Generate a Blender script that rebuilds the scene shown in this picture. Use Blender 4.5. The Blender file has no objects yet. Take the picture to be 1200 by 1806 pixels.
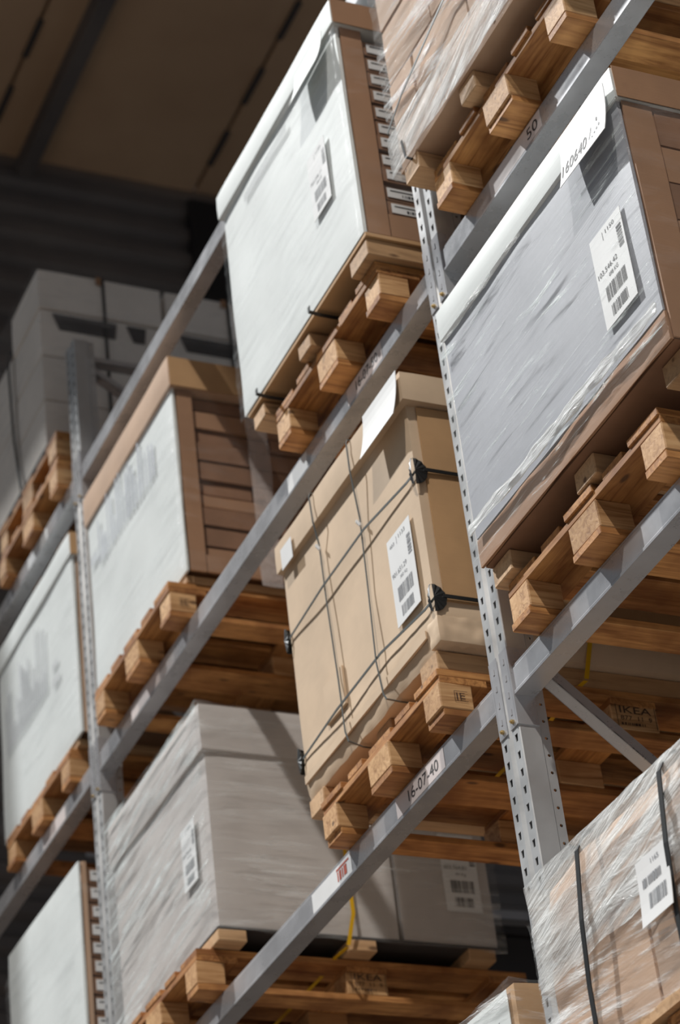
import bpy, bmesh, math, random
from mathutils import Vector, Matrix, noise as mnoise
random.seed(7)
SC = bpy.context.scene
COL = SC.collection

# ------------------------------------------------------------------ camera
CAM_POS = Vector((5.05917, -3.00313, -2.98939))
YAW, PITCH, ROLL = map(math.radians, (-62.67986, 33.41992, 7.33278))
FPX = 4521.73
Fw = Vector((math.sin(YAW)*math.cos(PITCH), math.cos(YAW)*math.cos(PITCH), math.sin(PITCH)))
R0 = Vector((math.cos(YAW), -math.sin(YAW), 0)); D0 = Fw.cross(R0)
Rt = R0*math.cos(ROLL) + D0*math.sin(ROLL)
Dn = -R0*math.sin(ROLL) + D0*math.cos(ROLL)
cd = bpy.data.cameras.new('camera'); cam = bpy.data.objects.new('camera', cd); COL.objects.link(cam)
M = Matrix((Rt, -Dn, -Fw)).transposed().to_4x4(); M.translation = CAM_POS
cam.matrix_world = M
cd.sensor_width = 36; cd.lens = FPX*36/1806; cd.clip_start = .05; cd.clip_end = 200
cd.dof.use_dof = True; cd.dof.focus_distance = 6.35; cd.dof.aperture_fstop = 3.4
SC.camera = cam
# ------------------------------------------------------------------ light
W = bpy.data.worlds.new('world'); SC.world = W; W.use_nodes = True
bg = W.node_tree.nodes['Background']; bg.inputs[0].default_value = (.80, .90, 1.0, 1); bg.inputs[1].default_value = .22
# daylight falls into the aisle from two rows of roof lights, one to the left, one to the right of the camera
for nm, e_, ang, dr, cl in (('daylight_left', 4.7, 1.2, (1.15, 1.0, -1.90), (.99, 1, .99)), ('daylight_right', 3.0, 1.6, (-1.10, 1.0, -1.98), (1, .94, .86))):
    sd = bpy.data.lights.new(nm, 'SUN'); sd.energy = e_; sd.angle = math.radians(ang); sd.color = cl
    sun = bpy.data.objects.new(nm, sd); COL.objects.link(sun)
    sun.rotation_euler = Vector(dr).to_track_quat('-Z', 'Y').to_euler(); sun.location = (-6*dr[0], -6, 12)
SC.view_settings.view_transform = 'Standard'; SC.view_settings.look = 'None'
SC.view_settings.exposure = -0.38; SC.view_settings.gamma = 1.0; SC.view_settings.use_curve_mapping = False

# ------------------------------------------------------------------ materials
class NT:
    def __init__(s, name):
        s.m = bpy.data.materials.new(name); s.m.use_nodes = True; s.t = s.m.node_tree
        s.b = s.t.nodes['Principled BSDF']; s.out = s.t.nodes['Material Output']
    def n(s, typ, **kw):
        x = s.t.nodes.new(typ)
        for k, v in kw.items():
            if k.startswith('i_'):
                x.inputs[k[2:].replace('_', ' ')].default_value = v
            else: setattr(x, k, v)
        return x
    def l(s, a, b): s.t.links.new(a, b)
    def math(s, op, a, b=None):
        x = s.n('ShaderNodeMath', operation=op)
        for i, v in enumerate((a, b)):
            if v is None: continue
            if isinstance(v, (int, float)): x.inputs[i].default_value = v
            else: s.l(v, x.inputs[i])
        return x.outputs[0]
    def coord(s, scale, rot=(0, 0, 0), kind='Object', fold=False):
        tc = s.n('ShaderNodeTexCoord'); v = tc.outputs[kind]
        if fold:   # (x+y, 0, z): the same streak field runs round the corner
            sp = s.n('ShaderNodeSeparateXYZ'); s.l(v, sp.inputs[0])
            cb = s.n('ShaderNodeCombineXYZ'); s.l(s.math('ADD', sp.outputs[0], sp.outputs[1]), cb.inputs[0]); s.l(sp.outputs[2], cb.inputs[2])
            v = cb.outputs[0]
        oi = s.n('ShaderNodeObjectInfo'); off = s.math('MULTIPLY', oi.outputs['Random'], 37.0)
        ad = s.n('ShaderNodeVectorMath', operation='ADD'); s.l(v, ad.inputs[0])
        c2 = s.n('ShaderNodeCombineXYZ'); s.l(off, c2.inputs[1]); s.l(c2.outputs[0], ad.inputs[1])
        mp = s.n('ShaderNodeMapping'); s.l(ad.outputs[0], mp.inputs[0])
        mp.inputs['Scale'].default_value = scale; mp.inputs['Rotation'].default_value = rot
        return mp.outputs[0]
    def noise(s, vec, scale, detail=4, rough=.6, dist=0):
        x = s.n('ShaderNodeTexNoise'); x.inputs['Scale'].default_value = scale; x.inputs['Detail'].default_value = detail
        x.inputs['Roughness'].default_value = rough; x.inputs['Distortion'].default_value = dist; s.l(vec, x.inputs['Vector'])
        return x.outputs['Fac']
    def ramp(s, f, stops):
        r = s.n('ShaderNodeValToRGB'); s.l(f, r.inputs[0]); e = r.color_ramp.elements
        while len(e) < len(stops): e.new(.5)
        for k, (p, c) in enumerate(stops):
            e[k].position = p; e[k].color = (*c, 1) if not isinstance(c, (int, float)) else (c, c, c, 1)
        return r.outputs[0]
    def mix(s, f, a, b, blend='MIX'):
        x = s.n('ShaderNodeMix', data_type='RGBA', blend_type=blend)
        for k, v in ((0, f), (6, a), (7, b)):
            if isinstance(v, (int, float)): x.inputs[k].default_value = v
            elif isinstance(v, tuple): x.inputs[k].default_value = (*v, 1)
            else: s.l(v, x.inputs[k])
        return x.outputs[2]
    def bump(s, h, strength, dist=.002):
        b = s.n('ShaderNodeBump'); b.inputs['Strength'].default_value = strength; b.inputs['Distance'].default_value = dist
        s.l(h, b.inputs['Height']); s.l(b.outputs[0], s.b.inputs['Normal']); return b.outputs[0]
    def rough(s, v): s.b.inputs['Roughness'].default_value = v

def wood(name, axis, c0, c1, stain=.5):
    t = NT(name); sc = [26, 26, 26]; sc[axis] = 1.6
    v = t.coord(tuple(sc)); g = t.noise(v, 1.6, 6, .62, 1.2)
    col = t.ramp(g, [(.34, tuple(x*.8 for x in c0)), (.48, tuple((a+b)/2 for a, b in zip(c0, c1))), (.64, c1)])
    v2 = t.coord((5, 5, 5)); big = t.noise(v2, 1.0, 3)
    col = t.mix(t.ramp(big, [(.42, 0.0), (.68, min(1, stain*1.5))]), col, (c0[0]*.62, c0[1]*.52, c0[2]*.42))
    sk = [13, 13, 13]; sk[axis] = 5
    vo = t.n('ShaderNodeTexVoronoi'); vo.inputs['Scale'].default_value = 1.0; t.l(t.coord(tuple(sk)), vo.inputs['Vector'])
    col = t.mix(t.ramp(vo.outputs['Distance'], [(.07, .85), (.13, 0.0)]), col, (.10, .045, .018))
    oi = t.n('ShaderNodeObjectInfo'); vr = t.ramp(oi.outputs['Random'], [(0, (.72, .68, .62)), (.5, (.95, .92, .88)), (1, (1.0, 1.0, 1.0))])
    col = t.mix(1.0, col, vr, 'MULTIPLY')
    t.l(col, t.b.inputs['Base Color']); t.rough(.62); t.bump(g, .5); return t.m

def card(name, c, amp=.08, rough=.75):
    t = NT(name); v = t.coord((1, 1, 1)); a = t.noise(v, 3.5, 4); b = t.noise(t.coord((2, 2, 260)), 1.0, 2)
    dk = tuple(x*(1-amp*2.2) for x in c); col = t.ramp(a, [(.32, dk), (.62, c)])
    sm = t.noise(t.coord((1, 1, 1)), 9, 3); col = t.mix(t.ramp(sm, [(.66, 0.0), (.8, .25)]), col, tuple(x*.6 for x in c))
    t.l(col, t.b.inputs['Base Color']); t.rough(rough); t.bump(t.math('ADD', t.math('MULTIPLY', b, .35), a), .22, .003); return t.m

def metal(name, c, met=.45, rough=.34):
    t = NT(name); a = t.noise(t.coord((3, 3, 3)), 2.2, 5); col = t.ramp(a, [(.3, tuple(x*.82 for x in c)), (.7, c)])
    t.l(col, t.b.inputs['Base Color']); t.b.inputs['Metallic'].default_value = met
    r = t.ramp(a, [(.3, rough*.8), (.7, rough*1.25)]); t.l(r, t.b.inputs['Roughness'])
    return t.m

def flat(name, c, rough=.6, met=0, spec=None):
    t = NT(name); a = t.noise(t.coord((1, 1, 1)), 6, 3)
    t.l(t.ramp(a, [(.3, tuple(x*.9 for x in c)), (.7, c)]), t.b.inputs['Base Color']); t.rough(rough); t.b.inputs['Metallic'].default_value = met
    return t.m

def film(name, lo, hi, rot=0., thr=(.46, .62), zs=34, rough=.16, tint=(.86, .9, .92), bump=.8):
    """clear stretch film: mostly see-through, milky where it is gathered into folds, its pale streaks also painting in highlights"""
    t = NT(name)
    v = t.coord((1, 1, 1), (0, rot, 0), fold=True)
    mp = t.n('ShaderNodeMapping'); t.l(v, mp.inputs[0]); mp.inputs['Scale'].default_value = (3.2, 1, zs)
    s = t.noise(mp.outputs[0], 1.0, 6, .66, .55)
    mp2 = t.n('ShaderNodeMapping'); t.l(v, mp2.inputs[0]); mp2.inputs['Scale'].default_value = (2.0, 1, 4.2)
    k = t.noise(mp2.outputs[0], 1.3, 3, .55, .4)
    st = t.ramp(s, [(thr[0], 0.0), (thr[1], 1.0)]); mk = t.ramp(k, [(.36, .10), (.62, 1.0)])
    f = t.math('MULTIPLY', st, mk)  # whitish streaks: film haze plus highlights put into the colour
    alpha = t.math('ADD', t.math('MULTIPLY', f, hi-lo), lo)
    t.b.inputs['Base Color'].default_value = (*tint, 1); t.rough(rough)
    t.b.inputs['IOR'].default_value = 1.5
    mp3 = t.n('ShaderNodeMapping'); t.l(v, mp3.inputs[0]); mp3.inputs['Scale'].default_value = (9, 1, 48)
    fine = t.noise(mp3.outputs[0], 1.0, 4, .7, .8)
    t.bump(t.math('ADD', t.math('ADD', s, t.math('MULTIPLY', fine, .6)), t.math('MULTIPLY', k, 1.2)), bump, .012)
    tr = t.n('ShaderNodeBsdfTransparent'); mx = t.n('ShaderNodeMixShader')
    t.l(alpha, mx.inputs[0]); t.l(tr.outputs[0], mx.inputs[1]); t.l(t.b.outputs[0], mx.inputs[2]); t.l(mx.outputs[0], t.out.inputs[0])
    return t.m

C0, C1 = (.32, .125, .033), (.64, .32, .108)
WOOD = [wood('wood_x', 0, C0, C1), wood('wood_y', 1, C0, C1), wood('wood_z', 2, C0, C1)]
BLOCK = wood('block_wood', 1, (.46, .235, .09), (.74, .47, .24), .25)
PLY = wood('skid_wood', 1, (.52, .32, .17), (.66, .43, .24), .15)
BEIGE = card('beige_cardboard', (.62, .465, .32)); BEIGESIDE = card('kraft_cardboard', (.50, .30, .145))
BROWN = card('brown_cardboard', (.34, .185, .10)); DKBROWN = card('dark_carton', (.26, .135, .075), .15)
CARTON = card('carton_tan', (.50, .33, .22))
WHITE = card('white_board', (.70, .74, .74), .04, .5); GREYW = card('grey_white_board', (.52, .49, .475), .05, .5)
LILAC = card('lilac_grey_board', (.40, .415, .46), .06, .45); DIRTY = card('dusty_white_carton', (.80, .74, .68), .05)
STEEL = metal('grey_rack_steel', (.50, .505, .53), .45, .28); GALV = metal('pale_upright_steel', (.56, .57, .58), .5, .36)
BOLT = flat('brass_bolt', (.55, .40, .18), .35, .8); BLACK = flat('black_plastic', (.012, .013, .014), .42)
CORD = flat('grey_strap', (.10, .11, .11), .35); YEL = flat('yellow_strap', (.72, .42, .01), .4)
PAPER = flat('label_paper', (.76, .77, .78), .5); INK = flat('label_ink', (.035, .035, .04), .6); GINK = flat('grey_ink', (.22, .23, .25), .6)
WINK = flat('branded_ink', (.07, .035, .02), .8); PINK = flat('location_label_paper', (.70, .63, .62), .4); RED = flat('red_ink', (.5, .09, .05), .5)
DARK = flat('dark_tray', (.05, .045, .045), .6); SHADE_BLACK = flat('shade_black', (.010, .010, .012), .6)  # the black one colours the wall panel that imitates shade
FILM_G = film('film_glint', .05, .85, .0, (.555, .68), 36, .12, (.84, .92, .93), 1.0)
FILM_H = film('film_streaky', .05, .95, .10, (.47, .60), 44, .12, (.86, .93, .94), 1.0)
FILM_S = film('film_faint', .02, .14, .0, (.5, .7), 14, .14, (.8, .78, .78), .4)
FILM_A = film('film_clear', .05, .50, thr=(.50, .66), rough=.12); FILM_B = film('film_heavy', .30, .97, .22, (.40, .56), 46, .22, (.86, .88, .88), 1.0)
FILM_C = film('film_loose', .06, .80, -.12, (.50, .62), 30, .14, (.9, .92, .93), 1.0)
FILM_D = film('film_soft', .04, .30, .02, (.46, .72), 26, .14, (.84, .88, .9), .6)
FILM_E = film('film_side', .05, .28, .0, (.5, .7), 18, .14, (.8, .78, .78), .6)
FILM_V = film('film_band', .25, .55, .0, (.4, .7), 6, .16, (.75, .68, .66), .6)

# ------------------------------------------------------------------ mesh helpers
def link(name, me, mat=None, parent=None, loc=(0, 0, 0)):
    o = bpy.data.objects.new(name, me); COL.objects.link(o)
    if mat and me and not me.materials: me.materials.append(mat)
    o.parent = parent; o.location = loc; return o
def empty(name, loc, label, cat, group=None):
    o = bpy.data.objects.new(name, None); COL.objects.link(o); o.location = loc; o.empty_display_size = .1
    o['label'] = label; o['category'] = cat
    if group: o['group'] = group
    return o
def tomesh(bm, name='mesh', smooth=False):
    me = bpy.data.meshes.new(name); bm.to_mesh(me); bm.free()
    if smooth: me.polygons.foreach_set('use_smooth', [True]*len(me.polygons))
    return me
def bbox(bm, x0, x1, y0, y1, z0, z1, bev=0, seg=1):
    r = bmesh.ops.create_cube(bm, size=1)
    for v in r['verts']:
        v.co = Vector(((x0+x1)/2+v.co.x*(x1-x0), (y0+y1)/2+v.co.y*(y1-y0), (z0+z1)/2+v.co.z*(z1-z0)))
    if bev:
        es = list({e for v in r['verts'] for e in v.link_edges}); bmesh.ops.bevel(bm, geom=es, offset=bev, segments=seg, affect='EDGES', profile=.6)
def boxme(x0, x1, y0, y1, z0, z1, bev=0, seg=1):
    bm = bmesh.new(); bbox(bm, x0, x1, y0, y1, z0, z1, bev, seg); return tomesh(bm)
def softbox(x0, x1, y0, y1, z0, z1, step=.06, amp=.004, freq=4, seed=0, rnd=.012, fn=None):
    """a box subdivided and gently dented, corners slightly rounded"""
    bm = bmesh.new()
    n = [max(1, int(round(d/step))) for d in (x1-x0, y1-y0, z1-z0)]
    vs = {}
    lo = (x0, y0, z0); hi = (x1, y1, z1); c = Vector([(a+b)/2 for a, b in zip(lo, hi)])
    so = Vector((seed*7.3, seed*3.1, seed*1.7))
    def V(i):
        if i not in vs:
            p = Vector([lo[k]+(hi[k]-lo[k])*i[k]/n[k] for k in range(3)])
            on = [i[k] in (0, n[k]) for k in range(3)]
            if sum(on) >= 2:
                for k in range(3):
                    if on[k]: p[k] += (rnd*.35 if i[k] == 0 else -rnd*.35)*(1 if sum(on) == 2 else 1.3)
            d = mnoise.noise(p*freq+so)*amp*(1 if sum(on) == 1 else .6)
            for k in range(3):
                if on[k]: p[k] += d if i[k] else -d
            if fn: p = fn(p)
            vs[i] = bm.verts.new(p)
        return vs[i]
    for ax in range(3):
        a, b = [k for k in range(3) if k != ax]
        for side in (0, n[ax]):
            for i in range(n[a]):
                for j in range(n[b]):
                    q = []
                    for di, dj in ((0, 0), (1, 0), (1, 1), (0, 1)):
                        t = [0, 0, 0]; t[ax] = side; t[a] = i+di; t[b] = j+dj; q.append(V(tuple(t)))
                    bm.faces.new(q)
    bmesh.ops.recalc_face_normals(bm, faces=bm.faces)
    me = tomesh(bm, smooth=True); me.set_sharp_from_angle(angle=math.radians(38)); return me
def sleeve(x0, x1, y0, y1, z0, z1, step=.035, amp=.006, seed=0, mats=None):
    """the film wrapped round four sides, drawn into nearly level folds"""
    bm = bmesh.new(); per = []
    def seg(a, b):
        L = (Vector(b)-Vector(a)).length; n = max(2, int(L/step))
        for i in range(n): per.append(Vector(a).lerp(Vector(b), i/n))
    seg((x0, y1), (x0, y0)); seg((x0, y0), (x1, y0)); seg((x1, y0), (x1, y1)); per.append(Vector((x1, y1)))
    nz = max(4, int((z1-z0)/(step*.55))); rows = []
    c = Vector(((x0+x1)/2, (y0+y1)/2)); h = Vector(((x1-x0)/2, (y1-y0)/2))
    for j in range(nz+1):
        z = z0+(z1-z0)*j/nz; row = []
        for p in per:
            u = p.x+p.y
            k = mnoise.noise(Vector((u*1.6+seed, seed*2.0, z*11)))*.7+mnoise.noise(Vector((u*4+seed, 3.0, z*34)))*.45
            d = amp*(k+.35)
            ox = (p.x-c.x)/h.x; oy = (p.y-c.y)/h.y
            q = Vector((p.x+(d if abs(ox) > .999 else 0)*(1 if ox > 0 else -1), p.y+(d if abs(oy) > .999 else 0)*(1 if oy > 0 else -1)))
            zz = z+(mnoise.noise(Vector((u*9, seed, j)))*.012 if j in (0, nz) else 0)
            row.append(bm.verts.new((q.x, q.y, zz)))
        rows.append(row)
    for a, b in zip(rows, rows[1:]):
        for i in range(len(per)-1):
            f = bm.faces.new((a[i], a[i+1], b[i+1], b[i]))
            if mats and abs(per[i].y-per[i+1].y) > abs(per[i].x-per[i+1].x): f.material_index = 1
    me = tomesh(bm, smooth=True)
    for m_ in mats or (): me.materials.append(m_)
    return me
def ribbon(pts, w, t, wdir, sag=0):
    """flat strap following pts; wdir = direction of its width"""
    bm = bmesh.new(); wdir = Vector(wdir).normalized(); prev = None; P = [Vector(p) for p in pts]
    for i, p in enumerate(P):
        tg = (P[min(i+1, len(P)-1)]-P[max(i-1, 0)]).normalized(); nn = tg.cross(wdir).normalized()
        ring = [bm.verts.new(p+wdir*a*w/2+nn*b*t/2) for a, b in ((-1, -1), (1, -1), (1, 1), (-1, 1))]
        if prev:
            for k in range(4): bm.faces.new((prev[k], prev[(k+1) % 4], ring[(k+1) % 4], ring[k]))
        else: bm.faces.new(ring)
        prev = ring
    bm.faces.new(prev[::-1]); bmesh.ops.recalc_face_normals(bm, faces=bm.faces); return tomesh(bm)

_txt = {}
def text_faces(s):
    if s not in _txt:
        c = bpy.data.curves.new('txt', 'FONT'); c.body = s; c.resolution_u = 3; o = bpy.data.objects.new('txt', c); COL.objects.link(o)
        dg = bpy.context.evaluated_depsgraph_get(); me = o.evaluated_get(dg).to_mesh()
        vs = [(v.co.x, v.co.y) for v in me.vertices]; fs = [tuple(p.vertices) for p in me.polygons]
        o.evaluated_get(dg).to_mesh_clear(); bpy.data.objects.remove(o); bpy.data.curves.remove(c)
        x0 = min(v[0] for v in vs); x1 = max(v[0] for v in vs); y0 = min(v[1] for v in vs); y1 = max(v[1] for v in vs)
        _txt[s] = ([((a-x0)/(x1-x0), (b-y0)/(y1-y0)) for a, b in vs], fs)
    return _txt[s]
class Print:
    """flat print gathered into one mesh. frame: origin + u, v directions + normal"""
    def __init__(s, o, u, v): s.o, s.u, s.v = Vector(o), Vector(u), Vector(v); s.n = s.u.cross(s.v).normalized(); s.curl = None; s.vs = []; s.fs = []
    def pt(s, a, b, h=.0008):
        if s.curl: h += s.curl[0]*max(0, 1-b/s.curl[1])**2+.0002
        return s.o+s.u*a+s.v*b+s.n*h
    def quad(s, a0, b0, a1, b1):
        i = len(s.vs); s.vs += [s.pt(a0, b0), s.pt(a1, b0), s.pt(a1, b1), s.pt(a0, b1)]; s.fs.append((i, i+1, i+2, i+3))
    def text(s, t, a0, b0, w, h):
        vs, fs = text_faces(t); i = len(s.vs); s.vs += [s.pt(a0+x*w, b0+y*h) for x, y in vs]; s.fs += [tuple(i+k for k in f) for f in fs]
    def bars(s, a0, b0, w, h, n, vert=False, seed=1):
        r = random.Random(seed); x = 0
        while x < 1:
            d = r.choice((1, 1, 2, 3))/n
            if vert: s.quad(a0, b0+x*h, a0+w, b0+min(1, x+d)*h)
            else: s.quad(a0+x*w, b0, a0+min(1, x+d)*w, b0+h)
            x += d+r.choice((1, 1, 2))/n
    def obj(s, name, mat, parent):
        me = bpy.data.meshes.new(name); me.from_pydata([tuple(v) for v in s.vs], [], s.fs); return link(name, me, mat, parent)
def sheet(o, u, v, w, h, t=.0016, curl=0, n=6):
    """sheet of paper; its lower edge may curl away from the surface"""
    o, u, v = Vector(o), Vector(u), Vector(v); nn = u.cross(v).normalized(); bm = bmesh.new(); rows = []
    for j in range(n+1):
        b = h*j/n; lift = curl*((1-j/n)**2)
        rows.append([[bm.verts.new(o+u*(w*i/4)+v*b+nn*(lift+k)) for i in range(5)] for k in (0, t)])
    for j in range(n):
        for i in range(4):
            for k in (0, 1):
                q = [rows[j][k][i], rows[j][k][i+1], rows[j+1][k][i+1], rows[j+1][k][i]]; bm.faces.new(q if k else q[::-1])
    e = [[rows[0][k][i] for i in range(5)] for k in (0, 1)]
    for i in range(4): bm.faces.new((e[0][i], e[0][i+1], e[1][i+1], e[1][i]))
    for s_ in (0, 4):
        for j in range(n): bm.faces.new((rows[j][0][s_], rows[j+1][0][s_], rows[j+1][1][s_], rows[j][1][s_]))
    bmesh.ops.recalc_face_normals(bm, faces=bm.faces); return tomesh(bm)
def cargo_label(parent, o, u, v, w, h, code, kg, head, seed=1, ink=INK, head2=None):
    lb = link('paper_label', sheet(o, u, v, w, h), PAPER, parent)
    p = Print(Vector(o)+Vector(u).cross(Vector(v)).normalized()*.0016, u, v)
    p.text(head, w*.50, h*.90, w*.28, h*.045)
    if head2: p.text(head2, w*.10, h*.88, w*.2, h*.04)
    p.quad(w*.40, h*.86, w*.41, h*.95)
    p.bars(w*.80, h*.60, w*.15, h*.24, 34, True, seed)
    p.text(code, w*.06, h*.54, w*.62, h*.055); p.text(kg, w*.36, h*.455, w*.30, h*.045)
    p.bars(w*.20, h*.24, w*.64, h*.16, 52, False, seed+1); p.bars(w*.26, h*.06, w*.50, h*.12, 44, False, seed+2)
    p.obj('label_print', ink, lb); return lb

# ------------------------------------------------------------------ setting
def struct(name, me, mat): o = link(name, me, mat); o['kind'] = 'structure'; return o
t = NT('ceiling_brown'); a = t.noise(t.coord((1, 1, 1)), .7, 4)
t.l(t.ramp(a, [(.3, (.40, .255, .155)), (.7, (.50, .335, .21))]), t.b.inputs['Base Color']); t.rough(.8); CEIL = t.m
t = NT('wall_dark'); a = t.noise(t.coord((1, 1, 1)), 1.1, 4)
t.l(t.ramp(a, [(.3, (.10, .088, .086)), (.7, (.16, .138, .128))]), t.b.inputs['Base Color']); t.rough(.6); t.b.inputs['Metallic'].default_value = .2; WALLM = t.m
t = NT('concrete'); a = t.noise(t.coord((1, 1, 1)), 1.3, 6)
t.l(t.ramp(a, [(.3, (.15, .12, .095)), (.7, (.21, .17, .135))]), t.b.inputs['Base Color']); t.rough(.6); CONC = t.m
ZF, ZC, XW = -4.6, 8.5, -7.06
struct('floor', boxme(-9, 12, -12, 7, ZF-.2, ZF), CONC)
ceil = struct('ceiling', boxme(XW, 9, -2.75, 7, ZC+.06, ZC+.2), CEIL)
CEILING_PANEL_EDGES = [-2.75, -.9, .975, 2.46, 3.95, 5.45, 7.0]
for a_, b_ in zip(CEILING_PANEL_EDGES, CEILING_PANEL_EDGES[1:]):
    for c_, d_ in ((XW, -1.9), (-1.88, 3.3), (3.32, 9)):
        link('panel', boxme(c_, d_, a_+.012, b_-.012, ZC, ZC+.055, .006), CEIL, ceil)
for yy in CEILING_PANEL_EDGES[1:-1]:       # clips and slots along the joints
    bm = bmesh.new(); x = XW+.3
    while x < 4:
        bbox(bm, x, x+.34, yy-.018, yy+.018, ZC-.022, ZC+.002, .004); x += .62
    o = link('joint_clip', tomesh(bm), DARK, ceil); o['kind'] = 'stuff'
for k, yy in enumerate((-.5, 1.26, 4.9)):
    bm = bmesh.new(); bbox(bm, XW-.05, 9, yy-.05, yy+.05, ZC-.16, ZC, .006)
    struct('trim_%d' % (k+1), tomesh(bm), WALLM)
wall = struct('wall_far', boxme(XW-.25, XW-.06, -2.75, 7, ZF, ZC+.2), WALLM)
pr = [(0, 0), (.04, 0), (.075, .05), (.145, .05), (.18, 0), (.22, 0)]
for i in range(14):                         # ribbed cladding strips, each its own sheet
    bm = bmesh.new(); z0 = ZC-.04-(i+1)*.44; pts = []
    for r in range(2): pts += [(z0+r*.22+a, b) for a, b in pr[:-1]]
    pts.append((z0+.44, 0)); ra = [bm.verts.new((XW-.055+b, -2, a)) for a, b in pts]; rb = [bm.verts.new((XW-.055+b, 7, a)) for a, b in pts]
    for j in range(len(pts)-1): bm.faces.new((ra[j], ra[j+1], rb[j+1], rb[j]))
    bmesh.ops.recalc_face_normals(bm, faces=bm.faces); link('wall_sheet', tomesh(bm), WALLM, wall)
struct('trim_4', boxme(XW-.06, XW+.04, 2.40, 3.6, 6.6, 8.42, .02, 1), SHADE_BLACK)    # black panel added high on the wall to stand for a patch of shade

# ------------------------------------------------------------------ racking
DEPTH = 1.10
def cells(bm, xc, w, y, z0, n, pitch, hole, off=.0, side=None):
    """strip of steel with a real hole punched in every cell"""
    for k in range(n):
        zc = z0+k*pitch; h = pitch/2
        outer = [(-w, -h), (0, -h), (w, -h), (w, 0), (w, h), (0, h), (-w, h), (-w, 0)]
        mk = (lambda a, b: (xc+a, y, zc+b)) if side is None else (lambda a, b: (side, xc+a, zc+b))
        A = [bm.verts.new(mk(a, b)) for a, b in outer]; B = [bm.verts.new(mk(a, b)) for a, b in hole]
        C = [bm.verts.new(tuple(Vector(mk(a, b))+(Vector((0, .0025, 0)) if side is None else Vector((-.0025, 0, 0))))) for a, b in hole]
        for i in range(8):
            j = (i+1) % 8; bm.faces.new((A[i], A[j], B[j], B[i])); bm.faces.new((B[i], B[j], C[j], C[i]))
TRAP = [(-.0045, -.0105), (.0, -.0105), (.0045, -.0105), (.006, 0), (.0075, .0105), (0, .0105), (-.0075, .0105), (-.006, 0)]
OCT = [(.0048*math.cos(a), .0048*math.sin(a)) for a in [math.radians(225+45*i) for i in range(8)]]
def upright(z0, z1, flip=False):
    """open steel post: two slotted front strips, a groove, plain side, drilled rear flange"""
    bm = bmesh.new(); n = int(round((z1-z0)/.05)); zs = z0+.025
    cells(bm, 0, .019, 0, zs, n, .05, TRAP); cells(bm, .062, .019, 0, zs, n, .05, TRAP)
    def q(p, a): bm.faces.new([bm.verts.new((*p, z0)), bm.verts.new((*a, z0)), bm.verts.new((*a, z0+n*.05)), bm.verts.new((*p, z0+n*.05))])
    for p, a in (((.019, 0), (.026, .012)), ((.026, .012), (.036, .012)), ((.036, .012), (.043, 0)), ((.081, 0), (.083, .003)), ((.083, .003), (.083, .060)), ((.083, .060), (.076, .066)),
                 ((-.019, 0), (-.021, .003)), ((-.021, .003), (-.021, .060)), ((-.021, .060), (-.014, .066)), ((-.014, .066), (-.014, .092)), ((-.014, .092), (.006, .092)), ((.076, .092), (.056, .092))): q(p, a)
    cells(bm, .079, .013, 0, zs, n, .05, OCT, side=.076)
    # inner web behind the strips
    for p, a in (((-.015, .028), (.078, .028)),): q(p, a)
    bmesh.ops.remove_doubles(bm, verts=bm.verts, dist=.0002); bmesh.ops.recalc_face_normals(bm, faces=bm.faces)
    if flip:
        for v in bm.verts: v.co.y = DEPTH-v.co.y
        bmesh.ops.reverse_faces(bm, faces=bm.faces)
    return tomesh(bm)
Z0P, Z1P = ZF+.02, 3.67
POST_F, POST_R = upright(Z0P, Z1P), upright(Z0P, Z1P, True)
def bar(a, b, w, h, mat, name, parent):
    a, b = Vector(a), Vector(b); d = (b-a); L = d.length; bm = bmesh.new()
    th = .003     # C section
    bbox(bm, 0, L, -w/2, w/2, -h/2, -h/2+th); bbox(bm, 0, L, -w/2, -w/2+th, -h/2, h/2); bbox(bm, 0, L, w/2-th, w/2, -h/2, h/2)
    o = link(name, tomesh(bm), mat, parent)
    o.matrix_local = Matrix.Translation(a) @ d.to_track_quat('X', 'Z').to_matrix().to_4x4(); return o
def frame(x, y, label, top=Z1P, mat=GALV):
    f = empty('rack_frame', (x, y, 0), label, 'rack', 'upright frames of the racking')
    link('front_post', POST_F, mat, f); link('rear_post', POST_R, mat, f)
    z = -4.3; k = 0
    for pz in (-.02, 0): pass
    lv = [-4.35, -3.35, -2.35, -1.35]; 
    for a, b in ((-4.3, -3.2), (-3.2, -2.1), (-2.1, -1.1), (-1.1, -.02)):
        bar((.031, .07, a), (.031, DEPTH-.07, b), .05, .03, STEEL, 'diagonal_brace', f)
    bar((.031, .07, .375), (.031, DEPTH-.07, -.47), .045, .03, STEEL, 'diagonal_brace', f)
    bar((.031, .07, .46), (.031, DEPTH-.07, 1.25), .045, .03, STEEL, 'diagonal_brace', f)
    bar((.031, DEPTH-.07, 1.27), (.031, .07, 2.25), .045, .03, STEEL, 'diagonal_brace', f)
    bar((.031, .07, 2.27), (.031, DEPTH-.07, 2.9), .045, .03, STEEL, 'diagonal_brace', f)
    bar((.031, .07, 3.56), (.031, DEPTH-.07, 2.95), .045, .03, STEEL, 'diagonal_brace', f)
    bar((.031, .06, 3.60), (.031, DEPTH-.06, 3.60), .045, .03, STEEL, 'cross_brace', f)
    bar((.031, .06, -4.4), (.031, DEPTH-.06, -4.4), .045, .03, STEEL, 'cross_brace', f)
    for py in (0, DEPTH-.1): link('foot_plate', boxme(-.04, .10, py-.01, py+.11, ZF-0, ZF+.012, .003), STEEL, f)
    return f
PITCHX = 3.06
frame(0, 0, 'sharp slotted steel upright frame standing right of the beige strapped box')
frame(-PITCHX, 0, 'blurred steel upright frame left of the white and brown box')
RY = 1.32
f_ = frame(-PITCHX, RY, 'rear-row upright frame whose brace shows behind the grey-white wrapped box')
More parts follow.
